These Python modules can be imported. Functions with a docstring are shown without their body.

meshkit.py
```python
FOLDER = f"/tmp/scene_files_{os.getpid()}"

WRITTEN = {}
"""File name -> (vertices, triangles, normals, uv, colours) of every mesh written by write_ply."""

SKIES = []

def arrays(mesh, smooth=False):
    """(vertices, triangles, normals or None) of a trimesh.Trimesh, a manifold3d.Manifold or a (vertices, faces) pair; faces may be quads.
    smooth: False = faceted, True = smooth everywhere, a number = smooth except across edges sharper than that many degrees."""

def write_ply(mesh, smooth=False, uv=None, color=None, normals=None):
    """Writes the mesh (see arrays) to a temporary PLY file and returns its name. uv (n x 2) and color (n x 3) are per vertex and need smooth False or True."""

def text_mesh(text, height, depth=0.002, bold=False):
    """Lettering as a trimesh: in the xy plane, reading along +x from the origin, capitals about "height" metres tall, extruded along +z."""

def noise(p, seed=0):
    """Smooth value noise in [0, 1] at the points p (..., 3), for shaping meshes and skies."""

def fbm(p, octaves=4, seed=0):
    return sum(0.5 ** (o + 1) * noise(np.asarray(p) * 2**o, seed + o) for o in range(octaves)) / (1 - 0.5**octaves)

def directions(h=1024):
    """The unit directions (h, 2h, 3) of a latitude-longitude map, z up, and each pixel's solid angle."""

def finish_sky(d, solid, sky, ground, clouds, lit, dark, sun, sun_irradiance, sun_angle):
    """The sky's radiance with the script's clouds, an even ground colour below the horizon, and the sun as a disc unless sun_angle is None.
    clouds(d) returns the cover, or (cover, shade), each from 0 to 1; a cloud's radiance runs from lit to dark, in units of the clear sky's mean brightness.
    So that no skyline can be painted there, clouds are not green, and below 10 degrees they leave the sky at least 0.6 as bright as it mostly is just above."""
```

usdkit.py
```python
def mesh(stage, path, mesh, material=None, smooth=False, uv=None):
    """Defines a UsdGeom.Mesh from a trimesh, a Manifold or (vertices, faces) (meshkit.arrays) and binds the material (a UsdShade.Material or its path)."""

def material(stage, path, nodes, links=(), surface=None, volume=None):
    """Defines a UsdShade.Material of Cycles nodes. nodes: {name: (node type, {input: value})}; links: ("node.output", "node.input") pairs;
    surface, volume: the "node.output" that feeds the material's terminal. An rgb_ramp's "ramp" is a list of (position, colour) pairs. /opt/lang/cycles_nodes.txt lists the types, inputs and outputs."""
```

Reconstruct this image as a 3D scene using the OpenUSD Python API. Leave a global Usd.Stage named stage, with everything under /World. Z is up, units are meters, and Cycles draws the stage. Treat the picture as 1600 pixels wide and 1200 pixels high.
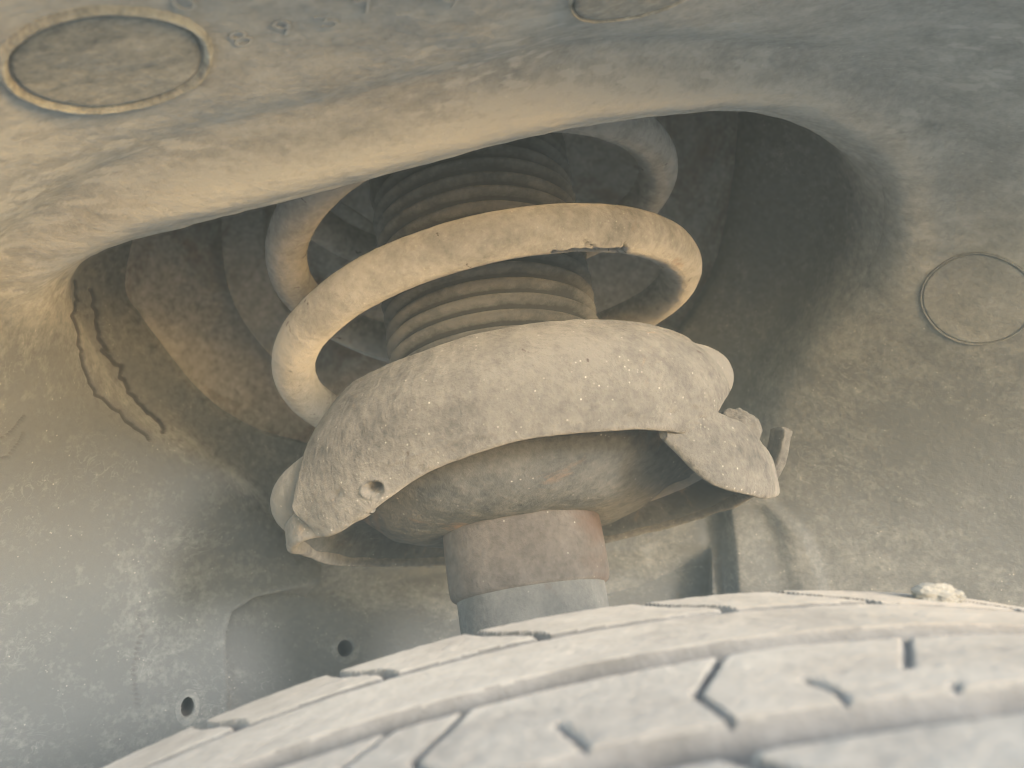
import math, numpy as np, trimesh, usdkit, meshkit
from pxr import Usd, UsdGeom, UsdLux, UsdShade, Gf, Sdf, Vt
from scipy.interpolate import CubicSpline, PchipInterpolator, LinearNDInterpolator
from scipy.spatial import cKDTree
from scipy import ndimage
from meshkit import fbm, noise

rng = np.random.default_rng(7)
stage = Usd.Stage.CreateInMemory()
UsdGeom.SetStageUpAxis(stage, UsdGeom.Tokens.z); UsdGeom.SetStageMetersPerUnit(stage, 1)
UsdGeom.Xform.Define(stage, '/World'); UsdGeom.Scope.Define(stage, '/World/Looks')

# ---------------------------------------------------------------- camera, sky, sun, exposure
PITCH, F = math.radians(8), 1400.0
EXPOSURE = 2.25
cam = UsdGeom.Camera.Define(stage, '/World/camera')
cam.AddRotateXOp().Set(90 + math.degrees(PITCH))
cam.CreateHorizontalApertureAttr(36.0); cam.CreateVerticalApertureAttr(27.0)
cam.CreateFocalLengthAttr(36.0 * F / 1600); cam.CreateClippingRangeAttr(Gf.Vec2f(0.004, 100))
cam.CreateFStopAttr(36.0 * F / 1600 / 1.5); cam.CreateFocusDistanceAttr(0.285)
cam.GetPrim().CreateAttribute('exposure', Sdf.ValueTypeNames.Float).Set(EXPOSURE)

SUN_AZ, SUN_EL = math.radians(143), math.radians(16)      # azimuth from +y (towards the car) clockwise to +x
sd = np.array([math.sin(SUN_AZ) * math.cos(SUN_EL), math.cos(SUN_AZ) * math.cos(SUN_EL), math.sin(SUN_EL)])
sky = UsdLux.DomeLight.Define(stage, '/World/sky')
skym = usdkit.material(stage, '/World/Looks/sky', {
    's': ('sky_texture', {'sky_type': 'single_scattering', 'sun_disc': False, 'sun_elevation': SUN_EL, 'sun_rotation': math.atan2(sd[0], sd[1])}),
    'b': ('background_shader', {'strength': 0.15})}, [('s.color', 'b.color')], surface='b.background')
UsdShade.MaterialBindingAPI.Apply(sky.GetPrim()).Bind(skym)
sky.GetPrim().SetCustomDataByKey('kind', 'structure')
sun = UsdLux.DistantLight.Define(stage, '/World/sun')
sun.CreateNormalizeAttr(True); sun.CreateIntensityAttr(0.36); sun.CreateAngleAttr(10.0); sun.CreateColorAttr(Gf.Vec3f(1.0, 0.98, 0.945))
zax = Gf.Vec3d(*sd); xax = Gf.Cross(Gf.Vec3d(0, 0, 1), zax).GetNormalized(); yax = Gf.Cross(zax, xax)
sun.AddTransformOp().Set(Gf.Matrix4d(xax[0], xax[1], xax[2], 0, yax[0], yax[1], yax[2], 0, zax[0], zax[1], zax[2], 0, 0, 0, 0, 1))

# ---------------------------------------------------------------- helpers
FW = np.array([0, math.cos(PITCH), math.sin(PITCH)]); UP = np.array([0, -math.sin(PITCH), math.cos(PITCH)]); RT = np.array([1.0, 0, 0])
def at(px, py, d):                      # a surveyed point: direction measured on the photograph, distance estimated
    px, py, d = np.broadcast_arrays(np.asarray(px, float), py, d)
    return d[..., None] * (((px - 800) / F)[..., None] * RT + ((600 - py) / F)[..., None] * UP + FW)
def seen(P):
    d = P @ FW
    return 800 + F * (P @ RT) / d, 600 - F * (P @ UP) / d, d
def sm(e0, e1, x):
    t = np.clip((x - e0) / (e1 - e0), 0, 1); return t * t * (3 - 2 * t)
def polydist(x, y, pts):
    pts = np.asarray(pts, float); best = np.full(np.shape(x), 1e9)
    for (ax, ay), (bx, by) in zip(pts[:-1], pts[1:]):
        dx, dy = bx - ax, by - ay
        t = np.clip(((x - ax) * dx + (y - ay) * dy) / (dx * dx + dy * dy), 0, 1)
        best = np.minimum(best, np.hypot(x - ax - t * dx, y - ay - t * dy))
    return best
def jag(pts, amp, step, seed):          # a ragged line through the points
    r = np.random.default_rng(seed); pts = np.asarray(pts, float)
    L = np.r_[0, np.cumsum(np.hypot(*np.diff(pts, axis=0).T))]; s = np.arange(0, L[-1], step)
    q = np.c_[np.interp(s, L, pts[:, 0]), np.interp(s, L, pts[:, 1])]
    return q + r.normal(0, amp, q.shape)
used = {}
def fresh(parent, name):
    k = (parent, name); used[k] = used.get(k, -1) + 1
    return f'{parent}/{name}' + (f'_{used[k]:03d}' if used[k] else '')
def tag(prim, label=None, cat=None, group=None, kind=None):
    for k, v in (('label', label), ('category', cat), ('group', group), ('kind', kind)):
        if v: prim.SetCustomDataByKey(k, v)
    return prim
def thing(name, label, cat, group=None):
    return tag(UsdGeom.Xform.Define(stage, fresh('/World', name)).GetPrim(), label, cat, group)
def obj(name, mesh, mat, parent=None, smooth=True, attrs=None):
    path = fresh(str(parent.GetPath()) if parent else '/World', name)
    m = usdkit.mesh(stage, path, mesh, mat, smooth=smooth)
    for k, v in (attrs or {}).items():
        UsdGeom.PrimvarsAPI(m).CreatePrimvar(k, Sdf.ValueTypeNames.FloatArray, 'vertex').Set(Vt.FloatArray.FromNumpy(np.asarray(v, np.float32).ravel()))
    return m.GetPrim()
def grid_faces(n, m, wrap_n=False, wrap_m=False):
    i, j = np.meshgrid(np.arange(n if wrap_n else n - 1), np.arange(m if wrap_m else m - 1), indexing='ij')
    i2, j2 = (i + 1) % n, (j + 1) % m
    return np.stack([i * m + j, i2 * m + j, i2 * m + j2, i * m + j2], -1).reshape(-1, 4)
def grid_mesh(P, wrap_n=False, wrap_m=False, flip=False):
    n, m = P.shape[:2]; f = grid_faces(n, m, wrap_n, wrap_m)
    return P.reshape(-1, 3), (f[:, ::-1] if flip else f)
def grid_normals(P, wrap_n=False):
    du = (np.roll(P, -1, 0) - np.roll(P, 1, 0)) if wrap_n else np.gradient(P, axis=0)
    n = np.cross(du, np.gradient(P, axis=1)); return n / np.maximum(np.linalg.norm(n, axis=-1, keepdims=True), 1e-12)

# ---------------------------------------------------------------- materials
def dusty(name, base, dust, amount=0.5, scale=14, speck=0.5, rust=0.0, rust_col=(0.16, 0.07, 0.035), squiggle=0.0, bump=0.5, grain=420, stretch=(1, 1, 1), crack_shade=False, dust_shade_attr=False, rough=0.9, dark=0.0, contrast=0.18, blot=1.0, sqscale=105):
    n = {'tc': ('texture_coordinate', {}), 'mp': ('mapping', {'scale': stretch}),
         'n1': ('noise_texture', {'scale': scale, 'detail': 6, 'roughness': 0.62}),
         'n2': ('noise_texture', {'scale': grain, 'detail': 4, 'roughness': 0.7}),
         'n2b': ('noise_texture', {'scale': grain * 0.22, 'detail': 5, 'roughness': 0.7}),
         'add': ('math', {'math_type': 'multiply_add', 'value2': 0.45}), 'add2': ('math', {'math_type': 'multiply_add', 'value2': 0.55}),
         'amt': ('map_range', {'from_min': 1.0 - amount - contrast, 'from_max': 1.0 - amount + contrast, 'clamp': True}),
         'n1w': ('math', {'math_type': 'multiply_add', 'value2': blot, 'value3': 0.5 * (1 - blot)}),
         'mix': ('mix', {'color1': base, 'color2': dust}),
         'p': ('principled_bsdf', {'roughness': rough, 'specular_ior_level': 0.15, 'diffuse_roughness': 0.6})}
    l = [('tc.object', 'mp.vector'), ('mp.vector', 'n1.vector'), ('mp.vector', 'n2b.vector'), ('tc.object', 'n2.vector'),
         ('n2.fac', 'add.value1'), ('n1.fac', 'n1w.value1'), ('n1w.value', 'add.value3'), ('n2b.fac', 'add2.value1'), ('add.value', 'add2.value3'),
         ('amt.result', 'mix.fac')]
    src = 'add2.value'
    if dust_shade_attr:
        n['da'] = ('attribute', {'attribute': 'dust'}); n['dadd'] = ('math', {'math_type': 'add'})  # this input carries painted light and shade as well as dust
        l += [(src, 'dadd.value1'), ('da.fac', 'dadd.value2')]; src = 'dadd.value'
    n['amt'][1]['from_min'] += 0.5; n['amt'][1]['from_max'] += 0.5
    l.append((src, 'amt.value')); col = 'mix.color'
    if rust:
        n['nr'] = ('noise_texture', {'scale': scale * 1.7, 'detail': 6, 'roughness': 0.65, 'distortion': 0.6})
        n['rr'] = ('map_range', {'from_min': 0.68 - 0.3 * rust, 'from_max': 0.82 - 0.3 * rust, 'to_max': 0.85, 'clamp': True})
        n['rm'] = ('mix', {'color2': rust_col})
        l += [('tc.object', 'nr.vector'), ('nr.fac', 'rr.value'), ('rr.result', 'rm.fac'), (col, 'rm.color1')]; col = 'rm.color'
    if squiggle:
        n['ns'] = ('noise_texture', {'scale': sqscale, 'detail': 3, 'roughness': 0.5, 'distortion': 1.6})
        n['nsa'] = ('math', {'math_type': 'subtract', 'value2': 0.5}); n['nsb'] = ('math', {'math_type': 'absolute'})
        n['nsr'] = ('map_range', {'from_min': 0.0, 'from_max': 0.022, 'to_min': 1, 'to_max': 0, 'clamp': True})
        n['nm'] = ('noise_texture', {'scale': 38, 'detail': 3, 'roughness': 0.6}); n['nmr'] = ('map_range', {'from_min': 0.50, 'from_max': 0.68, 'to_max': squiggle, 'clamp': True})
        n['sq'] = ('math', {'math_type': 'multiply'}); n['sqm'] = ('mix', {'color2': tuple(min(1, c * 1.5) for c in dust)})
        l += [('mp.vector', 'ns.vector'), ('tc.object', 'nm.vector'), ('ns.fac', 'nsa.value1'), ('nsa.value', 'nsb.value1'), ('nsb.value', 'nsr.value'), ('nm.fac', 'nmr.value'),
              ('nsr.result', 'sq.value1'), ('nmr.result', 'sq.value2'), ('sq.value', 'sqm.fac'), (col, 'sqm.color1')]; col = 'sqm.color'
    if speck:
        n['v'] = ('voronoi_texture', {'scale': 760, 'randomness': 1.0})
        n['vr'] = ('map_range', {'from_min': 0.06, 'from_max': 0.30, 'to_min': 1, 'to_max': 0, 'clamp': True})
        n['vs'] = ('separate_color', {}); n['vg'] = ('math', {'math_type': 'greater_than', 'value2': 1.0 - 0.20 * speck})
        n['vk'] = ('map_range', {'from_min': 0.40, 'from_max': 0.60, 'clamp': True}); n['vk2'] = ('math', {'math_type': 'multiply'}); n['vm'] = ('math', {'math_type': 'multiply'}); n['vx'] = ('mix', {'color2': (0.36, 0.34, 0.29)})
        l += [('tc.object', 'v.vector'), ('n2b.fac', 'vk.value'), ('vk.result', 'vk2.value1'), ('vm.value', 'vk2.value2'), ('v.distance', 'vr.value'), ('v.color', 'vs.color'), ('vs.r', 'vg.value1'), ('vr.result', 'vm.value1'), ('vg.value', 'vm.value2'), ('vk2.value', 'vx.fac'), (col, 'vx.color1')]; col = 'vx.color'
    if dark:                                                   # small dark pits and chips
        n['v2'] = ('voronoi_texture', {'scale': 190, 'randomness': 1.0}); n['v2r'] = ('map_range', {'from_min': 0.10, 'from_max': 0.24, 'to_min': 0.85, 'to_max': 0, 'clamp': True})
        n['v2s'] = ('separate_color', {}); n['v2g'] = ('math', {'math_type': 'greater_than', 'value2': 1.0 - 0.3 * dark}); n['v2m'] = ('math', {'math_type': 'multiply'})
        n['v2x'] = ('mix', {'color2': (0.06, 0.045, 0.035)}); n['vw'] = ('noise_texture', {'scale': 300, 'detail': 2}); n['vv'] = ('mix', {'fac': 0.012})
        l += [('tc.object', 'vw.vector'), ('tc.object', 'vv.color1'), ('vw.color', 'vv.color2'), ('vv.color', 'v2.vector'), ('v2.distance', 'v2r.value'), ('v2.color', 'v2s.color'), ('v2s.g', 'v2g.value1'), ('v2r.result', 'v2m.value1'), ('v2g.value', 'v2m.value2'), ('v2m.value', 'v2x.fac'), (col, 'v2x.color1')]; col = 'v2x.color'
    if crack_shade:
        n['ca'] = ('attribute', {'attribute': 'crack_shade'}); n['cm'] = ('mix', {'color2': (0.035, 0.03, 0.028)})
        l += [('ca.fac', 'cm.fac'), (col, 'cm.color1')]; col = 'cm.color'
    n['b1'] = ('bump', {'strength': bump, 'distance': 0.0008}); n['b2'] = ('bump', {'strength': bump, 'distance': 0.0018})
    l += [('n2.fac', 'b1.height'), ('n2b.fac', 'b2.height'), ('b1.normal', 'b2.normal'), ('b2.normal', 'p.normal'), (col, 'p.base_color')]
    return usdkit.material(stage, '/World/Looks/' + name, n, l, surface='p.BSDF')

M = {
    'liner': dusty('liner_felt', (0.11, 0.11, 0.107), (0.30, 0.291, 0.262), 0.46, 13, blot=0.4, contrast=0.27, speck=0.35, squiggle=0.2, sqscale=150, bump=0.4, stretch=(0.5, 1, 1.0), crack_shade=True, dust_shade_attr=True),
    'plug': dusty('plug_plastic', (0.09, 0.096, 0.094), (0.29, 0.28, 0.245), 0.46, 16, speck=0.25, bump=0.4, stretch=(0.3, 1, 1)),
    'rim_dust': dusty('plug_rim_dust', (0.13, 0.125, 0.11), (0.42, 0.39, 0.31), 0.55, 40, speck=0.4, bump=0.6),
    'tower': dusty('tower_primer', (0.24, 0.225, 0.207), (0.36, 0.338, 0.310), 0.56, 9, speck=0.05, rust=0.55, rust_col=(0.16, 0.095, 0.065), bump=0.1),
    'coil': dusty('coil_coating', (0.14, 0.131, 0.118), (0.285, 0.265, 0.237), 0.58, 20, speck=0.7, rust=0.12, rust_col=(0.22, 0.13, 0.075), bump=0.45, crack_shade=True, dark=0.35, dust_shade_attr=True),
    'seat': dusty('seat_dusty_steel', (0.068, 0.064, 0.059), (0.155, 0.142, 0.124), 0.54, 18, speck=0.55, squiggle=0.32, sqscale=240, rust=0.16, rust_col=(0.25, 0.16, 0.09), bump=0.7, crack_shade=True, dark=0.2),
    'dish': dusty('seat_shaded_underside', (0.036, 0.038, 0.038), (0.095, 0.090, 0.081), 0.45, 18, speck=0.25, rust=0.35, rust_col=(0.16, 0.10, 0.06), bump=0.6),  # darker than the seat steel: underside shade painted into the colour
    'tube': dusty('strut_rusty_tube', (0.055, 0.047, 0.041), (0.115, 0.101, 0.088), 0.5, 11, speck=0.15, rust=0.75, rust_col=(0.085, 0.056, 0.043), bump=0.5),
    'damper': dusty('damper_dusty_tube', (0.085, 0.083, 0.078), (0.145, 0.138, 0.126), 0.5, 14, speck=0.1, rust=0.2, rust_col=(0.085, 0.056, 0.043), bump=0.4),
    'rubber': dusty('bellows_rubber', (0.030, 0.031, 0.032), (0.100, 0.097, 0.093), 0.5, 26, speck=0.0, bump=0.35, dust_shade_attr=True),
    'tyre': dusty('tyre_dust', (0.19, 0.167, 0.142), (0.275, 0.246, 0.210), 0.55, 12, speck=0.0, bump=0.3, grain=300),
    'tyre_floor': dusty('tyre_groove_shade', (0.145, 0.128, 0.11), (0.235, 0.21, 0.182), 0.5, 30, speck=0.0, bump=0.6, grain=300),  # darker copy of the tyre colour, painting in the groove shade
    'mud': dusty('dried_mud', (0.18, 0.168, 0.143), (0.30, 0.28, 0.24), 0.5, 60, speck=0.0, bump=0.9),
    'ground': dusty('ground_gravel', (0.44, 0.44, 0.435), (0.54, 0.54, 0.53), 0.5, 3, speck=0.3, bump=0.8),
}

# ---------------------------------------------------------------- ground under the car
TC = np.array([0.0615, 0.1986, -0.3472]); TR = 0.33
gx = np.linspace(-2.5, 2.5, 120); GX, GY = np.meshgrid(gx, gx, indexing='ij')
gz = TC[2] - TR - 0.004 + 0.004 * (fbm(np.stack([GX * 6, GY * 6, GX * 0], -1), 4, 3) - 0.7)
tag(obj('ground', grid_mesh(np.stack([GX, GY, gz], -1)), M['ground']), kind='structure')

# ---------------------------------------------------------------- wheel arch liner: rings from the hole by the tower, over the lip, out past the frame
H = [(870, 20, .30), (1060, 40, .32), (1150, 100, .40), (1163, 180, .42), (1152, 300, .44), (1125, 410, .455), (1070, 510, .465), (980, 610, .47), (860, 690, .475), (650, 720, .47), (480, 694, .46), (390, 668, .45), (310, 615, .435), (235, 520, .42), (198, 400, .405), (300, 225, .33), (580, 90, .30)]
Mi = [(870, 120, .29), (1090, 105, .31), (1210, 120, .33), (1275, 195, .36), (1300, 320, .39), (1245, 440, .42), (1160, 580, .445), (1080, 730, .46), (920, 840, .47), (680, 860, .465), (480, 800, .455), (370, 715, .435), (250, 638, .41), (165, 545, .385), (130, 415, .35), (300, 290, .30), (580, 200, .29)]
Li = [(870, 202, .255), (1090, 171, .272), (1225, 182, .288), (1322, 228, .305), (1383, 305, .33), (1345, 440, .37), (1240, 600, .405), (1160, 780, .435), (950, 930, .45), (700, 960, .445), (500, 900, .43), (370, 770, .405), (200, 660, .37), (125, 560, .345), (98, 432, .30), (300, 345, .255), (580, 277, .25)]
O1 = [(870, 110, .228), (1120, 92, .25), (1290, 108, .263), (1430, 170, .28), (1490, 290, .312), (1470, 470, .350), (1400, 700, .39), (1350, 860, .41), (1000, 1020, .445), (680, 1050, .435), (380, 980, .405), (220, 840, .375), (80, 690, .335), (40, 570, .31), (0, 440, .27), (220, 280, .228), (530, 195, .222)]
O2 = [(860, 20, .19), (1180, 5, .215), (1420, 20, .235), (1600, 100, .255), (1690, 285, .295), (1680, 500, .33), (1650, 770, .37), (1600, 990, .385), (1050, 1150, .43), (660, 1200, .42), (250, 1130, .38), (60, 930, .345), (-80, 730, .30), (-110, 570, .27), (-120, 400, .225), (120, 170, .185), (480, 75, .185)]
O3 = [(850, -150, .14), (1250, -180, .16), (1600, -120, .18), (1850, 0, .21), (1950, 280, .26), (1950, 540, .31), (1950, 860, .35), (1850, 1250, .36), (1100, 1500, .42), (640, 1550, .41), (50, 1450, .36), (-250, 1050, .31), (-400, 750, .25), (-420, 550, .22), (-400, 330, .17), (-150, 20, .14), (350, -120, .135)]
rings = [np.array(r, float) for r in (H, Mi, Li, O1, O2, O3)]
back = rings[0].copy(); back[:, :2] = (back[:, :2] - [680, 400]) * 1.012 + [680, 400]; back[:, 2] += 0.06  # unseen sleeve running back from the hole, added to seal light leaks
rings = [back] + rings
R3 = np.stack([at(r[:, 0], r[:, 1], r[:, 2]) for r in rings]); R3[0, [0, 1, 2, 15, 16], 2] += [.07, .06, .03, .04, .07]
R3 = np.concatenate([R3, (R3[-1] + (R3[-1] - R3[-2]) * 0.9)[None]])
nI = 17
NU = 860
idx = np.arange(nI + 1)
U = np.linspace(0, nI, NU, endpoint=False)
ringsU = np.stack([CubicSpline(idx, np.vstack([r, r[:1]]), bc_type='periodic')(U) for r in R3])      # 8 x NU x 3
V = np.unique(np.concatenate([np.linspace(0, 1, 4), np.linspace(1, 2, 60), np.linspace(2, 3, 60), np.linspace(3, 4, 90), np.linspace(4, 5, 80), np.linspace(5, 6, 50), np.linspace(6, 7, 14)]))
LN = PchipInterpolator(np.arange(8), ringsU, axis=0)(V).transpose(1, 0, 2)                            # NU x NV x 3
VV = np.broadcast_to(V, LN.shape[:2])
nrm = grid_normals(LN, True)
if np.mean((nrm * -LN).sum(-1)[:, 150:]) < 0: nrm = -nrm
px, py, pd = seen(LN)
front = sm(2.0, 2.6, VV)
# roll of the bead behind the lip and the valley above it (real relief), dents, fibre waviness
topw = sm(560, 380, py) * sm(2.2, 3.0, VV)
relief = 0.0035 * topw * np.sin(np.clip((VV - 3.0) / 1.0, 0, 1) * np.pi) - 0.0025 * topw * np.exp(-((VV - 4.2) / 0.25) ** 2)
relief = relief + (fbm(LN * 28, 3, 11) - 0.5) * 0.0026 * sm(1.0, 1.3, VV) + (fbm(LN * 120, 3, 12) - 0.5) * 0.0006 + (fbm(LN * 420, 2, 13) - 0.5) * 0.0003
# lower left: recessed panel; lower right: stepped bracket panel
low = sm(2.6, 3.0, VV) * sm(840, 870, py)
edgeL = np.array([(368, 1400), (362, 1080), (357, 990), (366, 958), (400, 936), (500, 913), (506, 885), (640, 878), (1000, 860)], float)
import shapely
def within(poly):
    return shapely.contains_xy(shapely.Polygon(poly).buffer(0), px, py)
inside = within(np.vstack([edgeL, [(1104, 800), (1108, 960), (1120, 1400)]]))
dE = polydist(px, py, np.vstack([edgeL, [(1104, 800), (1108, 960), (1120, 1400)]])) * np.where(inside, 1, -1)
relief = relief - 0.017 * sm(-4, 6, dE) * sm(1.6, 2.2, VV) * sm(840, 880, py + 0 * px) + 0.0015 * np.exp(-((dE + 9) / 8) ** 2) * sm(860, 900, py)
brk = [(1138, 790), (1146, 860), (1150, 1000)]
inR = within([(1122, 770), (1138, 790), (1146, 860), (1152, 1000), (1300, 1000), (1288, 900), (1262, 830), (1200, 775)])
dR = polydist(px, py, [(1122, 770), (1138, 790), (1146, 860), (1152, 1000), (1300, 1000), (1288, 900), (1262, 830), (1200, 775), (1122, 770)]) * np.where(inR, 1, -1)
relief = relief + (0.004 * sm(-6, 10, dR) - 0.003 * np.exp(-((px - 1205 - (py - 850) * 0.25) / 26) ** 2) * sm(0, 30, dR) - 0.008 * np.exp(-((px - 1119 - (py - 850) * .08) / 15) ** 2) * sm(770, 800, py) * sm(1000, 900, py)) * sm(2.0, 2.3, VV)
# cracks in the felt
crack_shade = np.zeros_like(px)
for k, (pts, w, a) in enumerate([
        ([(118, 440), (120, 500), (126, 545), (143, 598), (165, 625), (200, 655), (235, 690)], 3.2, .85),
        ([(140, 450), (150, 490), (156, 530), (172, 560), (190, 585), (206, 615), (232, 645), (262, 680)], 4.2, .95),
        ([(216, 955), (222, 985), (212, 1020), (208, 1060), (214, 1105)], 2.0, .32),
        ([(0, 690), (30, 665), (42, 640)], 1.8, .4), ([(0, 720), (28, 700), (40, 672)], 1.6, .35)]):
    d = polydist(px, py, jag(pts, w * 0.8, 9 if w > 2.1 else 15, k)); hit = np.exp(-(d / w) ** 2) * sm(1.2, 1.6, VV)
    crack_shade = np.maximum(crack_shade, a * sm(0.25, 0.8, hit)); relief = relief - 0.0012 * hit
gap = np.exp(-((dE - 1) / 4.5) ** 2) * sm(900, 925, py) * sm(640, 560, px) * sm(2.6, 2.9, VV); relief = relief - .003 * gap; crack_shade = np.maximum(crack_shade, .9 * gap * (0.6 + .8 * (fbm(LN * 60, 3, 77) - .5)))  # panel gap: cut in, and its shade also painted dark
LN = LN + nrm * relief[..., None]
dust_shade = 0.15 * np.exp(-((VV - 3.45) / 0.42) ** 2) * sm(520, 330, py) * sm(1500, 1100, px) - 0.07 * np.exp(-((VV - 4.15 - 0.1 * np.sin(px / 130)) / 0.22) ** 2) * sm(420, 300, py) - 0.24 * sm(2.75, 2.15, VV) - 0.24 * sm(330, 700, py) * sm(2.4, 3.0, VV)  # shade painted on pocket, valley and lower wall; bead keeps its dust
dust_shade = dust_shade + (0.30 * (fbm(LN * np.array([75, 150, 220]), 4, 21) - .5) + .16 + .25 * sm(.56, .66, fbm(LN * np.array([120, 330, 420]), 3, 22)) * sm(.45, .6, fbm(LN * 20, 3, 23))) * topw  # even roof lightening is painted light; the streaks are dust
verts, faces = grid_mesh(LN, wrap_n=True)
qx_, qy_, _ = seen(LN); fpx, fpy = qx_.ravel()[faces].mean(1), qy_.ravel()[faces].mean(1); fv = VV.ravel()[faces].mean(1)
HOLES = [(540, 1013, 12.5, 12.5, 0), (294, 1106, 10, 15, -0.15)]
kill = np.zeros(len(faces), bool)
for hx, hy, ra, rb, an in HOLES:
    kill |= (((fpx - hx) / (ra + 3)) ** 2 + ((fpy - hy) / (rb + 3)) ** 2 < 1) & (fv > 2.5)
faces = faces[~kill]
n0 = grid_normals(LN, True)
if np.mean((n0 * -LN).sum(-1)[:, 150:]) > 0: pass
liner = thing('wheel_arch_liner', 'dusty grey felt wheel arch liner curving over and around the coil spring', 'wheel arch liner')
obj('liner_shell', (verts, faces), M['liner'], liner, attrs={'crack_shade': crack_shade, 'dust': dust_shade})
LNn = grid_normals(LN, True); LNn = np.where(((LNn * -LN).sum(-1) < 0)[..., None], -LNn, LNn)
sel = (VV > 2.3).ravel()
lv, ln_ = LN.reshape(-1, 3)[sel], nrm.reshape(-1, 3)[sel]
lpx, lpy, _ = seen(lv); ltree = cKDTree(np.c_[lpx, lpy])
def frame_at(x, y, rad=12):
    i = ltree.query_ball_point((x, y), rad) or ltree.query((x, y), 8)[1]
    c = lv[i].mean(0); n = ln_[i].mean(0); n /= np.linalg.norm(n)
    t = RT - n * (RT @ n); t /= np.linalg.norm(t); return c, t, np.cross(n, t), n
def conform(x, y, local):               # lay a mesh (local u, v, height) on the liner at the surveyed point
    c, t, b, n = frame_at(x, y)
    r = np.hypot(local[:, 0], local[:, 1]).max() + 0.006
    q = lv - c; k = np.linalg.norm(q, axis=1) < r * 1.5
    q = q[k]; it = LinearNDInterpolator(np.c_[q @ t, q @ b], q @ n)
    h = it(local[:, 0], local[:, 1]); h = np.where(np.isnan(h), 0, h)
    return c + local[:, :1] * t + local[:, 1:2] * b + (local[:, 2] + h)[:, None] * n
def disc(r, prof, seg=96):
    rr = np.array([p[0] for p in prof]) * r; hh = np.array([p[1] for p in prof])
    a = np.linspace(0, 2 * np.pi, seg, endpoint=False)
    P = np.stack([rr[None] * np.cos(a)[:, None], rr[None] * np.sin(a)[:, None], np.broadcast_to(hh, (seg, len(rr)))], -1)
    return grid_mesh(P, wrap_n=True)
cap = [(0.001, .0006)] + [(q, .0006) for q in np.linspace(.08, .86, 14)] + [(.90, .0002), (.92, -.0012)]
rimp = [(.915, -.0012), (.93, .0006), (.955, .0013), (.985, .0013), (1.01, .0006), (1.04, -.0010)]
flush = [(0.001, .0005)] + [(q, .0005) for q in np.linspace(.08, .93, 14)] + [(.955, .0002), (.965, -.0012)]
rimf = [(.962, -.0012), (.972, .0006), (.985, .0010), (1.0, .0006), (1.02, -.0008)]
for (x, y, r, p1, p2, m1, m2, lab) in [(171, 95, .0190, cap, rimp, 'plug', 'rim_dust', 'large round plug with a pale dusty rim'),
                           (1527, 466, .0200, flush, rimf, 'liner', 'liner', 'flush round plug in the right side of the liner'),
                           (1016, -26, .0172, flush, rimf, 'plug', 'rim_dust', 'round plug cut by the upper edge of the photo')]:
    v, f = disc(r, p1); pl = obj('round_plug', (conform(x, y, v), f), M[m1], liner, attrs={'crack_shade': np.zeros(len(v)), 'dust': np.zeros(len(v))}); tag(pl, lab)
    v, f = disc(r, p2); obj('plug_rim', (conform(x, y, v), f), M[m2], pl, attrs={'crack_shade': np.zeros(len(v)), 'dust': np.zeros(len(v))})
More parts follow.
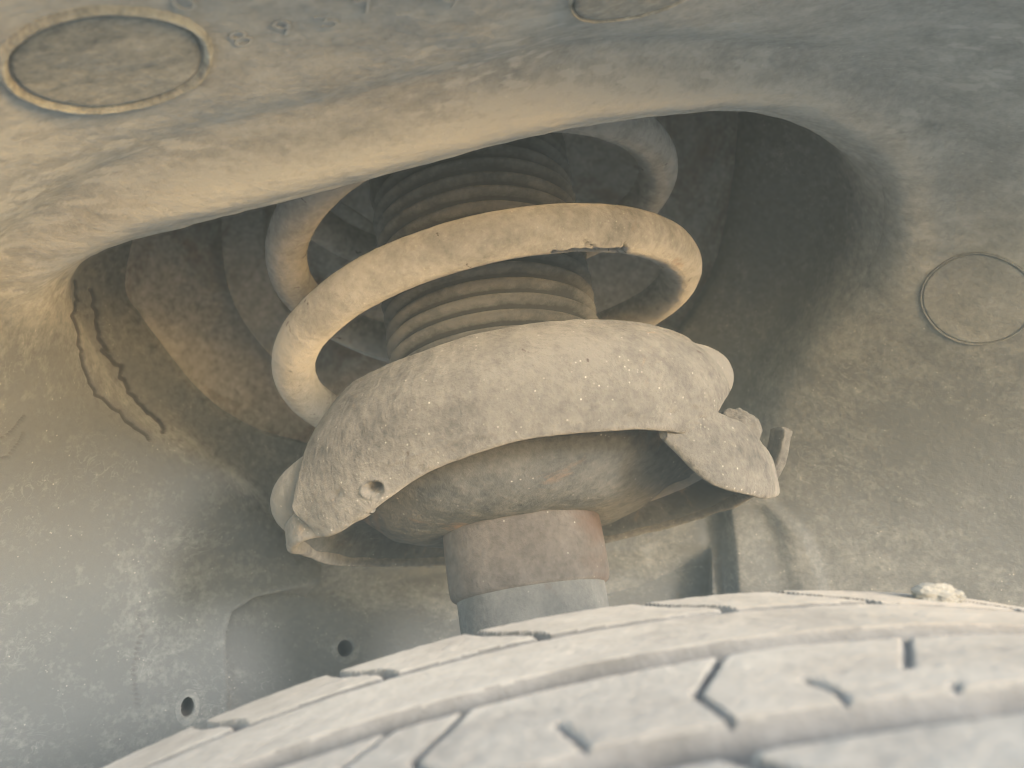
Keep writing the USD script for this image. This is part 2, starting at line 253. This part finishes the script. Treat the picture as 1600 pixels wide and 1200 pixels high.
for ch, x, y, h, rot in [('8', 376, 58, .0054, 8), ('9', 442, 42, .0054, 10), ('3', 510, 32, .0054, 12), ('7', 572, 8, .0054, 14), ('0', 287, 4, .0054, 4), ('9', 708, -2, .0054, 10)]:
    tm = meshkit.text_mesh(ch, h, 0.0006); tm = tm.subdivide_to_size(0.0012)
    v = np.array(tm.vertices); v[:, :2] -= (v[:, :2].min(0) + v[:, :2].max(0)) / 2; a = math.radians(rot)
    v = np.c_[v[:, 0] * math.cos(a) - v[:, 1] * math.sin(a), v[:, 0] * math.sin(a) + v[:, 1] * math.cos(a), v[:, 2] - 0.00025]
    obj('embossed_digit', (conform(x, y, v), np.array(tm.faces)), M['liner'], liner, smooth=False, attrs={'dust': np.full(len(v), .32), 'crack_shade': np.zeros(len(v))})
for hx, hy, ra, rb, an in HOLES:
    c, t, b, n = frame_at(hx, hy); d = c @ FW
    a = np.linspace(0, 2 * np.pi, 48, endpoint=False)
    prof = [(2.0, -.0004), (1.6, .0005), (1.3, .0007), (1.1, .0006), (1.0, -.0004), (0.98, -.004), (0.98, -.014), (0.6, -.015), (0.01, -.015)]
    P = np.stack([np.stack([k * ra * np.cos(a) * d / F, k * rb * np.sin(a) * d / F * 1.02, np.full(48, h)], -1) for k, h in prof], 1)
    v, f = grid_mesh(P, wrap_n=True); w = conform(hx, hy, v)
    obj('drain_hole', (w, f), M['liner'], liner, attrs={'crack_shade': .9 * (v[:, 2] < -.0035), 'dust': np.full(len(v), -.15)})  # hole interior painted dark in place of its own shade

# ---------------------------------------------------------------- strut axis frame
A0 = np.array([-0.0092, 0.3435, 0.0792]); AX = np.array([-0.14266634, 0.19093398, 0.97117997])
EX = np.array([0.98977084, 0.02752137, 0.13998663]); EY = np.array([0, 0.981216994, -0.192907261])
def sp(r, phi, h):
    r, phi, h = np.broadcast_arrays(np.asarray(r, float), phi, h)
    return A0 + (r * np.cos(phi))[..., None] * EX + (r * np.sin(phi))[..., None] * EY + h[..., None] * AX
def lathe(prof, seg=128, wob=0.0, seed=0, lo=0, hi=2 * np.pi):
    pr = np.array(prof, float); s = np.r_[0, np.cumsum(np.hypot(*np.diff(pr, axis=0).T))]
    full = abs(hi - lo - 2 * np.pi) < 1e-6
    ph = np.linspace(lo, hi, seg, endpoint=not full)
    P = sp(pr[None, :, 0], ph[:, None], pr[None, :, 1])
    if wob: P = P + grid_normals(P, full) * ((fbm(P * 60, 4, seed) - 0.5) * wob)[..., None]
    return grid_mesh(P, wrap_n=full)
def spline(prof, n):
    pr = np.array(prof, float); s = np.r_[0, np.cumsum(np.hypot(*np.diff(pr, axis=0).T))]
    return PchipInterpolator(s, pr, axis=0)(np.linspace(0, s[-1], n))

# ---------------------------------------------------------------- strut tower: the body panel behind the hole
tower = thing('strut_tower', 'brownish sheet metal strut tower behind the coil spring', 'strut tower')
tp = spline([(.188, -.066), (.184, -.03), (.172, .05), (.150, .11), (.115, .17), (.08, .205), (.03, .215), (.001, .216)], 70)
obj('tower_panel', lathe(tp, 200, 0.0009, 31, 0.28, 3.0), M['tower'], tower)
obj('tower_top', lathe(spline([(.166, .10), (.160, .15), (.12, .205), (.05, .222), (.001, .224)], 40), 120, .003, 33), M['tower'], tower)
def strip(P0, P1, w, th, seg=24, sag=0.0, nvec=FW):
    P0, P1 = np.asarray(P0), np.asarray(P1); d = (P1 - P0) / np.linalg.norm(P1 - P0); s = np.cross(nvec, d); s /= np.linalg.norm(s); nn = np.cross(d, s)
    t = np.linspace(0, 1, seg); c = P0 + t[:, None] * (P1 - P0) + (sag * np.sin(t * np.pi))[:, None] * s
    a = np.linspace(0, 2 * np.pi, 20, endpoint=False); ca, sa = np.cos(a), np.sin(a)
    prof = np.stack([np.sign(ca) * np.abs(ca) ** .4 * w / 2, np.sign(sa) * np.abs(sa) ** .4 * th / 2], -1)
    P = c[:, None] + prof[None, :, :1] * s + prof[None, :, 1:] * nn
    return grid_mesh(P, wrap_m=True)
obj('seam_flange', strip(at(470, 305, .425), at(625, 412, .452), .010, .004, sag=-.004), M['tower'], tower)
obj('stiffening_rib', strip(at(380, 330, .445), at(470, 560, .46), .022, .007, sag=.010), M['tower'], tower)
obj('lower_flange', strip(at(520, 512, .455), at(680, 560, .46), .012, .005, sag=.003), M['tower'], tower)

# ---------------------------------------------------------------- suspension strut: bellows, tube, welded spring seat
strut = thing('suspension_strut', 'dusty suspension strut with ribbed rubber bellows and a broken spring seat', 'strut')
hb_ = np.linspace(-.055, .175, 900); per = .0061
warp = hb_ + 0.0010 * (noise(np.c_[hb_ * 70, hb_ * 0, hb_ * 0], 5) - .5)
php = np.linspace(0, 2 * np.pi, 160, endpoint=False)
tilt = 0.0008 * np.cos(php[:, None] - 0.6) + 0.0007 * (fbm(np.stack(np.broadcast_arrays(np.cos(php)[:, None] * 1.5, np.sin(php)[:, None] * 1.5, hb_[None] * 22), -1), 3, 8) - .5)
cyc = np.abs(np.sin(np.pi * (warp[None] + tilt) / per)) ** 0.75
rid = np.floor((warp[None] + tilt) / per).astype(int)
rv = np.random.default_rng(4).uniform(-.0007, .0009, 200)[rid % 200]
rb_ = .0350 + .0058 * cyc + rv * cyc * .7 + .0008 * (fbm(np.stack(np.broadcast_arrays(np.cos(php)[:, None] * 2, np.sin(php)[:, None] * 2, hb_[None] * 40), -1), 3, 9) - .5)
PB = sp(rb_, php[:, None], hb_[None])
obj('rubber_bellows', grid_mesh(PB, wrap_n=True), M['rubber'], strut, attrs={'dust': (.14 * sm(.6, 1, cyc) - .45 * sm(.62, .30, cyc)).ravel()})  # dusty crests; groove shade painted into the colour
tube = obj('strut_tube', lathe(spline([(.0262, -.10), (.0262, -.16), (.0266, -.26), (.0266, -.33)], 60), 120, .0002, 41), M['damper'], strut)
obj('weld_collar', lathe(spline([(.026, -.084), (.0283, -.0875), (.0286, -.098), (.0285, -.1075), (.0278, -.1105), (.0258, -.1115)], 40), 120, .0003, 42), M['tube'], strut)

OFF = 0.006
def shell(phis, rmid, hbot, htop, th, bulge, seed, n=26, wob=.0007, topin=.003, shear=0.0):
    """a rolled sheet rim: closed rounded section swept along the azimuths; all arguments are arrays over phis"""
    s = np.linspace(0, 1, n); rows = []
    for p_, r_, b_, t_, k_, bu_ in zip(phis, rmid, hbot, htop, np.broadcast_to(th, phis.shape), np.broadcast_to(bulge, phis.shape)):
        h = b_ + (t_ - b_) * s; rr = r_ + bu_ * np.sin(np.pi * s) ** .8 - topin * (bu_ / max(np.max(bulge), 1e-9)) * s ** 3
        out = np.c_[rr + k_ / 2, h]; inn = np.c_[rr - k_ / 2, h][::-1]
        ta = np.linspace(0, np.pi, 7)[1:-1]
        top = np.c_[rr[-1] + k_ / 2 * np.cos(ta), h[-1] + k_ / 2 * np.sin(ta)]; bot = np.c_[rr[0] - k_ / 2 * np.cos(ta), h[0] - k_ / 2 * np.sin(ta)]
        rows.append(np.vstack([out, top, inn, bot]))
    Q = np.array(rows); P = sp(Q[..., 0], phis[:, None] + np.broadcast_to(shear, phis.shape)[:, None] * (Q[..., 1] + .058), Q[..., 1]) + OFF * EX
    nn = grid_normals(P); nn = np.where(((nn * (P - P.mean(1, keepdims=True))).sum(-1) < 0)[..., None], -nn, nn)
    P = P + nn * ((fbm(P * 70, 3, seed) - .5) * wob * .6 + (fbm(P * 260, 3, seed + 1) - .5) * wob * .6)[..., None]
    v, f = grid_mesh(P, wrap_m=True)
    m = Q.shape[1]; k0 = len(v); v = np.vstack([v, P[0].mean(0), P[-1].mean(0)]); e = (len(phis) - 1) * m
    j = np.arange(m); tri = np.vstack([np.c_[np.full(m, k0), (j + 1) % m, j, j], np.c_[np.full(m, k0 + 1), e + j, e + (j + 1) % m, e + (j + 1) % m]])
    return v, np.vstack([f, tri])
# dish floor and dome
dish = spline([(.0285, -.0885), (.036, -.0880), (.047, -.0850), (.055, -.0795), (.062, -.0752), (.069, -.0745), (.0755, -.0775), (.080, -.083), (.0822, -.0842), (.0832, -.0825), (.079, -.076), (.072, -.071), (.06, -.0705), (.03, -.078)], 110)
PD = sp(dish[None, :, 0], np.linspace(0, 2 * np.pi, 200, endpoint=False)[:, None], dish[None, :, 1])
frontw = np.clip(-np.sin(np.linspace(0, 2 * np.pi, 200, endpoint=False)), 0, 1)[:, None] * sm(.055, .08, dish[:, 0])[None]
PD = PD + OFF * .7 * sm(.04, .08, dish[None, :, 0])[..., None] * EX + (frontw * .0120)[..., None] * AX + (frontw * .0125)[..., None] * EY
PD = PD + grid_normals(PD, True) * ((fbm(PD * 80, 4, 51) - .5) * .0022)[..., None]
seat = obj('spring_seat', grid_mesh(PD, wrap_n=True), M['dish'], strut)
tag(seat, 'underside of the spring seat dish with shade painted into its colour')
# rim: a tall rolled front sheet with a slanting torn end, and a low rim that runs on round the back
def key(*kv): k = np.array(kv); return PchipInterpolator(k[:, 0], k[:, 1])(ph)
ph = np.r_[np.linspace(-2.66, -2.0, 160, endpoint=False), np.linspace(-2.0, -1.0, 150, endpoint=False), np.linspace(-1.0, -.60, 70)]
hbot = key((-2.66, -.0840), (-2.62, -.0868), (-2.55, -.0878), (-2.4, -.0858), (-2.0, -.0775), (-1.57, -.0742), (-1.2, -.0742), (-.9, -.0752), (-.7, -.0750), (-.64, -.0722), (-.60, -.066))
htop = key((-2.66, -.0700), (-2.63, -.0590), (-2.58, -.0490), (-2.4, -.0440), (-2.0, -.0425), (-1.4, -.0408), (-.75, -.0412), (-.66, -.0432), (-.62, -.0480), (-.60, -.0560))
rmid = key((-2.66, .0815), (-2.4, .0775), (-2.1, .0752), (-.8, .0750), (-.60, .0742))
htop = htop + .0008 * (fbm(np.c_[ph * 5, ph * 0, ph * 0], 4, 67) - .5); hbot = hbot + .0005 * (fbm(np.c_[ph * 6, ph * 0, ph * 0], 3, 68) - .5)
bv, bf = shell(ph, rmid, hbot, htop, .0042, .0052, 61, topin=.0055, shear=7.0 * sm(-1.0, -.62, ph), n=64)
bn = np.array(trimesh.Trimesh(bv, bf, process=False).vertex_normals); rad_ = bv - A0; rad_ -= (rad_ @ AX)[:, None] * AX; rad_ /= np.linalg.norm(rad_, axis=1)[:, None]
if np.median((bn * rad_).sum(1)[:40]) < 0: bn = -bn
bx, by, _ = seen(bv); out_ = sm(-.1, .4, (bn * -bv).sum(1) / np.linalg.norm(bv, axis=1)) * ((bn * rad_).sum(1) > .0)
ca_, sa_ = math.cos(-.25), math.sin(-.25); ex_, ey_ = (bx - 584) * ca_ + (by - 764) * sa_, -(bx - 584) * sa_ + (by - 764) * ca_
de = np.hypot(ex_ / 17, ey_ / 11); dent = -.0034 * sm(1.0, .62, de) + .0007 * np.exp(-((de - 1.15) / .16) ** 2)
sc = polydist(bx, by, jag([(612, 724), (660, 706), (700, 690), (735, 680), (770, 681)], 1.4, 12, 15)); dent = dent + .0007 * np.exp(-(sc / 2.5) ** 2)
for cx_, cy_, cr_ in [(525, 772, 7), (655, 733, 6), (1088, 640, 8), (1050, 646, 5), (985, 652, 6), (1098, 655, 6)]: dent = dent - .0012 * np.exp(-((bx - cx_) ** 2 * .6 + (by - cy_) ** 2 * 1.6) / cr_ ** 2)
bv = bv + bn * (dent * out_)[:, None]
band = obj('rim_band', (bv, bf), M['seat'], seat, attrs={'crack_shade': .75 * sm(.75, .4, de) * out_})  # inside of the dent darkened in colour to stand for shade
tag(band, 'tall dented rolled front of the spring seat rim')
ph = np.r_[np.linspace(-1.0, .2, 170, endpoint=False), np.linspace(.2, np.pi, 110, endpoint=False), np.linspace(np.pi, 2 * np.pi - 2.35, 70)]
hbot = key((-1.0, -.0760), (-.93, -.0820), (-.84, -.0892), (-.72, -.0930), (-.5, -.0948), (-.3, -.0925), (-.1, -.0888), (.15, -.0855), (3.1, -.085), (3.33, -.0862), (3.6, -.0870), (3.93, -.0850))
htop = key((-1.0, -.0690), (-.9, -.0680), (-.7, -.0715), (-.55, -.0750), (-.45, -.0785), (-.3, -.0815), (-.1, -.0830), (.1, -.0800), (3.1, -.0785), (3.6, -.080), (3.93, -.080))
rmid = key((-1.0, .0715), (-.88, .0735), (-.7, .0772), (-.5, .0805), (-.2, .0835), (.2, .0835), (3.1, .0842), (3.33, .0862), (3.53, .0850), (3.7, .0790), (3.93, .0740))
htop = htop + .0022 * (fbm(np.c_[ph * 7, ph * 0, ph * 0], 4, 69) - .5); hbot = hbot + .0012 * (fbm(np.c_[ph * 6, ph * 0, ph * 0], 3, 70) - .5)
obj('lower_rim', shell(ph, rmid, hbot, htop, .0036, .0014 * sm(.008, .018, htop - hbot), 64, n=16, topin=-.001), M['seat'], seat)
# bent tab at the right rear
def curl(pts, w, th, axis, seed):
    pts = CubicSpline(np.arange(len(pts)), np.array(pts))(np.linspace(0, len(pts) - 1, 40))
    d = np.gradient(pts, axis=0); d /= np.linalg.norm(d, axis=1)[:, None]; axis = axis / np.linalg.norm(axis); n = np.cross(d, axis); n /= np.linalg.norm(n, axis=1)[:, None]
    a = np.linspace(0, 2 * np.pi, 28, endpoint=False); e = .35
    u, v = np.sign(np.cos(a)) * np.abs(np.cos(a)) ** e * w / 2, np.sign(np.sin(a)) * np.abs(np.sin(a)) ** e * th / 2
    tz = np.minimum(1, np.minimum(np.arange(40), 39 - np.arange(40)) / 2.0 + .25)
    P = pts[:, None] + tz[:, None, None] * (u[None, :, None] * axis + v[None, :, None] * n[:, None])
    P = P + (fbm(P * 200, 3, seed)[..., None] - .5) * .0016 * n[:, None]
    m = len(a); v, f = grid_mesh(P, wrap_m=True); k0 = len(v); j = np.arange(m); e0 = 39 * m
    v = np.vstack([v, P[0].mean(0), P[-1].mean(0)])
    return v, np.vstack([f, np.c_[np.full(m, k0), (j + 1) % m, j, j], np.c_[np.full(m, k0 + 1), e0 + j, e0 + (j + 1) % m, e0 + (j + 1) % m]])
tb = obj('bent_tab', curl([at(1176, 762, .350), at(1200, 742, .348), at(1215, 705, .347), at(1220, 667, .347)], .011, .0040, FW * .97 + RT * -.22, 71), M['seat'], seat)
tag(tb, 'bent tab curling up at the right end of the seat')
# torn insulator end sitting over the coil end
ico = trimesh.creation.icosphere(subdivisions=5, radius=1.0); v = np.array(ico.vertices)
v = v * (1 + (fbm(v * 1.4 + 5, 3, 73) - .5)[:, None] * .45); v[:, 0] = np.minimum(v[:, 0], .55 + .1 * v[:, 2]); v = v * np.array([.0095, .010, .0125])
v = v + (fbm(v * 500, 3, 74)[:, None] - .5) * .0012 * np.array(ico.vertices)
q = math.radians(-24); v = np.c_[v[:, 0] * math.cos(q) - v[:, 2] * math.sin(q), v[:, 1], v[:, 0] * math.sin(q) + v[:, 2] * math.cos(q)]
tag(obj('insulator_end', (at(1150, 694, .321) + v, np.array(ico.faces)), M['seat'], seat), 'torn lump of insulator at the right end of the seat')
obj('insulator_flake', curl([at(1112, 664, .3195), at(1124, 655, .318), at(1133, 668, .318), at(1138, 690, .320)], .006, .0016, FW * .9 + RT * .3, 75), M['seat'], seat)
# ---------------------------------------------------------------- coil spring (wound, lower turn broken)
spring = thing('coil_spring', 'dusty beige coil spring with split coating around the rubber bellows', 'coil spring')
t = np.linspace(-4 * np.pi - .18, 3 * np.pi, 2200)
hh = np.where(t > -3 * np.pi, .0451 * t / (2 * np.pi), -.0677 - .0008 * sm(-3 * np.pi, -3.4 * np.pi, t))
rr = np.interp(t, [-4 * np.pi - .5, -4 * np.pi, -3.6 * np.pi, -3 * np.pi, -3 * np.pi + .36, -3 * np.pi + .66, -2 * np.pi - .95, -2 * np.pi - .5, -2 * np.pi + .2, -1.6 * np.pi, 20], [.073, .073, .076, .0785, .0800, .0655, .0655, .0765, .0785, .0758, .0752])
rr = ndimage.gaussian_filter1d(rr, 14); hh = ndimage.gaussian_filter1d(hh - .005 * np.exp(-((t + 3 * np.pi - .15) / .5) ** 2), 10)
C = sp(rr, t, hh); D = np.gradient(C, axis=0); D /= np.linalg.norm(D, axis=1)[:, None]
e1 = AX - D * (D @ AX)[:, None]; e1 /= np.linalg.norm(e1, axis=1)[:, None]; e2 = np.cross(D, e1)      # e1 up, e2: outward or inward
sgn = np.sign(np.mean((e2 * (C - A0)).sum(1))); e2 = e2 * sgn
ca = np.linspace(0, 2 * np.pi, 64, endpoint=False)
WR = .0077
dirs = np.cos(ca)[None, :, None] * e2[:, None] + np.sin(ca)[None, :, None] * e1[:, None]
P = C[:, None] + WR * dirs
rad = (fbm(P * 70, 3, 81) - .5) * .0007 + (fbm(P * 400, 2, 82) - .5) * .00015
# the split in the coating on the front turn
spx, spy, _ = seen(P); frontturn = (np.abs(t + 1.1) < .75)[:, None]
dcr = polydist(spx, spy, jag([(868, 399), (900, 391), (935, 396), (972, 392)], 1.6, 9, 5)); dcr2 = polydist(spx, spy, [(972, 394), (975, 380)]); dcr3 = polydist(spx, spy, [(912, 377), (928, 384)])
facing = ((dirs * -P).sum(-1) > -.1 * np.linalg.norm(P, axis=-1)) & frontturn
ck = np.maximum.reduce([np.exp(-(dcr / 4.6) ** 2), np.exp(-(dcr2 / 2.2) ** 2) * .9, np.exp(-(dcr3 / 2.0) ** 2) * .8]) * facing
lipn = np.exp(-((polydist(spx, spy, [(872, 386), (930, 382), (985, 382)])) / 6) ** 2) * facing
rad = rad - .0022 * ck + .0009 * lipn
for k in range(46):                                            # chips
    ti, ai = rng.uniform(-9, 6), rng.uniform(0, 2 * np.pi); dd = np.hypot((t[:, None] - ti) * .075, ((ca[None] - ai + np.pi) % (2 * np.pi) - np.pi) * WR); rad = rad - .0004 * np.exp(-(dd / rng.uniform(.0008, .0016)) ** 2)
P = P + dirs * rad[..., None]
v, f = grid_mesh(P, wrap_m=True); m_ = 64
k0 = len(v); endc = C[0] - D[0] * .0012 + e1[0] * .001; v = np.vstack([v, endc, C[-1]]); j = np.arange(m_); e0 = (len(t) - 1) * m_
f = np.vstack([f, np.c_[np.full(m_, k0), (j + 1) % m_, j, j], np.c_[np.full(m_, k0 + 1), e0 + j, e0 + (j + 1) % m_, e0 + (j + 1) % m_]])
obj('spring_wire', (v, f), M['coil'], spring, attrs={'crack_shade': np.r_[sm(.35, .9, ck).ravel() * .8, 0, 0],
    'dust': np.r_[np.repeat(-.34 * sm(-5.2, -6.0, t), 64), 0, 0]})  # lower turns kept nearer the darker base colour

# ---------------------------------------------------------------- tyre
yaw, camb = .1142, -.014
TA = np.array([math.sin(yaw), -math.cos(yaw), math.sin(camb)]); TA /= np.linalg.norm(TA)
TZ = np.array([0, 0, 1.0]) - TA * TA[2]; TZ /= np.linalg.norm(TZ); TX = np.cross(TA, TZ)
if TX[0] < 0: TX = -TX
def ty(s, w, dr):                      # arc length from the crown, distance from inner shoulder, radial offset
    th = s / TR; return TC + w[..., None] * TA + (TR + dr)[..., None] * (np.sin(th)[..., None] * TX + np.cos(th)[..., None] * TZ)
def ontyre(x, y):
    d = at(x, y, 1.0); o = -TC
    dp, op = d - TA * (d @ TA), o - TA * (o @ TA)
    a_, b_, c_ = dp @ dp, 2 * dp @ op, op @ op - TR ** 2
    disc_ = max(b_ * b_ - 4 * a_ * c_, 0); k = (-b_ - math.sqrt(disc_)) / 2 / a_
    if k < 0: k = (-b_ + math.sqrt(disc_)) / 2 / a_
    p = d * k - TC
    return np.array([math.atan2(p @ TX, p @ TZ) * TR, p @ TA])
S, W = np.meshgrid(np.arange(-.335, .25, .00052), np.arange(-.014, .186, .00050), indexing='ij')
wob = (fbm(np.stack([S * 130, W * 0, W * 0 + np.round(W * 40)], -1), 3, 91) - .5) * .0016
grooves = [(.0190, .0226, .0055), (.0485, .0587, .0065), (.0895, .1001, .0065), (.131, .140, .0065)]
ht = np.zeros_like(S)
for g0, g1, dp in grooves:
    # the wall that faces the camera is sloped with a worn rounded edge
    ht = np.minimum(ht, -dp * sm(g0 - .0010 + wob, g0 + .0034 + wob * .3, W) * sm(g1 + .0006, g1 - .0008, W))
def sipe(pts, w, dp, through=True, seed=0):
    global ht
    q = np.array([ontyre(*p) for p in pts])
    if len(q) > 2: q = CubicSpline(np.arange(len(q)), q)(np.linspace(0, len(q) - 1, 24))
    bx = (S > q[:, 0].min() - .01) & (S < q[:, 0].max() + .01) & (W > q[:, 1].min() - .01) & (W < q[:, 1].max() + .01)
    d = np.full(S.shape, 1.0); d[bx] = polydist(S[bx], W[bx], q)
    ht = np.minimum(ht, -dp * sm(w, w * .45, d))
# shoulder sipes: seen ones measured, the rest carried round at the same pitch
s5 = [ontyre(*p)[0] for p in ((377, 1134), (612, 1061), (859, 998), (1157, 955), (1381, 943))]
pitch_ = (s5[-1] - s5[0]) / 4
for s0 in s5 + [s5[0] - pitch_ * k for k in (1, 2, 3)] + [s5[-1] + pitch_ * k for k in (1, 2, 3)]:
    q = np.array([(s0, .021), (s0 - .001, .0165), (s0 - .004, .0115), (s0 - .010, .004), (s0 - .014, -.008), (s0 - .016, -.016)])
    q = CubicSpline(np.arange(6), q)(np.linspace(0, 5, 30)); d = polydist(S, W, q); ht = np.minimum(ht, -.0035 * sm(.0014, .0006, d))
def zig(shift, ref):
    q = np.array([ontyre(*p) for p in ref]); q[:, 0] += shift
    return q
zq = [zig(0, [(1131, 1020), (1088, 1085), (1140, 1122), (1166, 1180)]), zig(0, [(728, 1108), (646, 1192), (700, 1235), (730, 1290)])]
zq.append(zq[0] + [.062, 0]); zq.append(zq[1] - [zq[0][0, 0] - zq[1][0, 0], 0]); zq.append(zq[1] - [2 * (zq[0][0, 0] - zq[1][0, 0]), 0]); zq.append(zq[0] + [.115, 0])
for q in zq:
    q = np.vstack([q[0] + [0.0005, -.0035], q, q[-1] + [.0005, .004]])
    d = polydist(S, W, q); ht = np.minimum(ht, -.0012 * sm(.0008, .0002, d))
for pts in [[(872, 1132), (912, 1165), (930, 1200)], [(1258, 1060), (1310, 1080), (1342, 1112)], [(1490, 1066), (1508, 1085), (1516, 1120)], [(1415, 988), (1417, 1015), (1418, 1042)]]:
    q = np.array([ontyre(*p) for p in pts])
    for sh in (0, -.075, .085):
        d = polydist(S, W, q + [sh, 0]); ht = np.minimum(ht, -.0008 * sm(.0008, .0002, d))
for s0 in np.arange(-.32, .26, .038):                          # outer ribs
    d = polydist(S, W, [(s0, .099), (s0 + .012, .132)]); ht = np.minimum(ht, -.0035 * sm(.0014, .0006, d) * (W > .1))
    d = polydist(S, W, [(s0 + .01, .139), (s0 + .018, .19)]); ht = np.minimum(ht, -.0035 * sm(.0014, .0006, d) * (W > .1))
shoulder = -.020 * np.clip(-(W + .001) / .013, 0, 1) ** 2 - .020 * np.clip((W - .168) / .018, 0, 1) ** 2
TPs = np.stack([S * 40, W * 40, S * 0], -1)
surf = shoulder + ht + (fbm(TPs * .8, 3, 93) - .5) * .0007 + (fbm(TPs * 14, 3, 94) - .5) * .0002 * (1 + 4 * (ht < -.001))
TP = ty(S, W, surf)
n_, m_ = S.shape; fc = grid_faces(n_, m_)
cell = ht.ravel()[fc].mean(1).reshape(n_ - 1, m_ - 1)
lab, nl = ndimage.label(cell > -.00035)
sizes = ndimage.sum(np.ones_like(lab), lab, np.arange(nl + 1)); okl = [k for k in range(1, nl + 1) if sizes[k] > 60]
lab = np.where(np.isin(lab, okl), lab, 0)
gnm = grid_normals(TP); flipT = np.mean((gnm * (TP - TC)).sum(-1)) < 0
flat = TP.reshape(-1, 3); labf = lab.ravel()
tyre = thing('tyre', 'tan dust covered tyre with worn tread blocks below the strut', 'tyre')
def submesh(mask):
    f = fc[mask]; u, inv = np.unique(f, return_inverse=True); f = inv.reshape(f.shape)
    return flat[u], (f[:, ::-1] if flipT else f)
obj('groove_floor', submesh(labf == 0), M['tyre_floor'], tyre)
for k in okl:
    mk = labf == k; wm = W.ravel()[fc[mk]].mean()
    nm = 'shoulder_block' if wm < .02 or wm > .14 else ('tread_rib' if wm < .05 else 'tread_block')
    obj(nm, submesh(mk), M['tyre'], tyre)
# rest of the carcass
prof = [(-.014, -.0202), (-.020, -.034), (-.026, -.06), (-.024, -.09), (-.012, -.115), (.005, -.122)]
prof2 = [(.186, -.0202), (.192, -.034), (.198, -.06), (.196, -.09), (.184, -.115), (.165, -.122)]
def ringm(pr, lo, hi, seg):
    pr = np.array(pr); th = np.linspace(lo, hi, seg)
    s_, w_ = np.meshgrid(th * TR, pr[:, 0], indexing='ij'); return grid_mesh(ty(s_, w_, np.broadcast_to(pr[:, 1], s_.shape)))
pa = np.r_[PchipInterpolator(np.arange(6), prof)(np.linspace(0, 5, 30))]; pb = np.r_[PchipInterpolator(np.arange(6), prof2)(np.linspace(0, 5, 30))]
obj('sidewall', ringm(pa, 0, 2 * np.pi, 180), M['tyre'], tyre); obj('sidewall', ringm(pb, 0, 2 * np.pi, 180), M['tyre'], tyre)
tr = np.array([(-.014, -.0202), (-.006, -.004), (0, 0)] + [q for g0, g1, dp in grooves for q in ((g0, 0), (g0 + .002, -dp), (g1 - .0005, -dp), (g1, 0))] + [(.168, 0), (.178, -.006), (.186, -.0202)])
obj('lower_tread', ringm(tr, .25 / TR, 2 * np.pi - .335 / TR, 200), M['tyre'], tyre)

# ---------------------------------------------------------------- small loose things
ico = trimesh.creation.icosphere(subdivisions=5, radius=1.0); v = np.array(ico.vertices)
q = ontyre(1521, 949); base = ty(np.array(q[0]), np.array(.010), np.array(0.0))
v = v * (1 + (fbm(v * 1.6 + 9, 4, 95) - .5)[:, None] * .9) * np.array([.0050, .0042, .0024])
obj_ = obj('mud_clod', (base + v + np.array([0, 0, .0008]), np.array(ico.faces)), M['mud'])
tag(obj_, 'pale lump of dried mud on the top of the tyre shoulder', 'mud clod')
# ---------------------------------------------------------------- thin volume added to imitate lens veiling glare and lift the dark tones
glare_haze = usdkit.material(stage, '/World/Looks/glare_haze', {'v': ('principled_volume', {'color': (0.74, 0.92, 1.0), 'density': 0.10, 'anisotropy': 0.0})}, volume='v.volume')
hz = trimesh.creation.box(extents=(5.4, 5.4, 2.9)); hz.apply_translation((0, 0, TC[2] - TR - 1.05 + 1.45))
tag(obj('glare_haze', hz, glare_haze, smooth=False), kind='stuff')
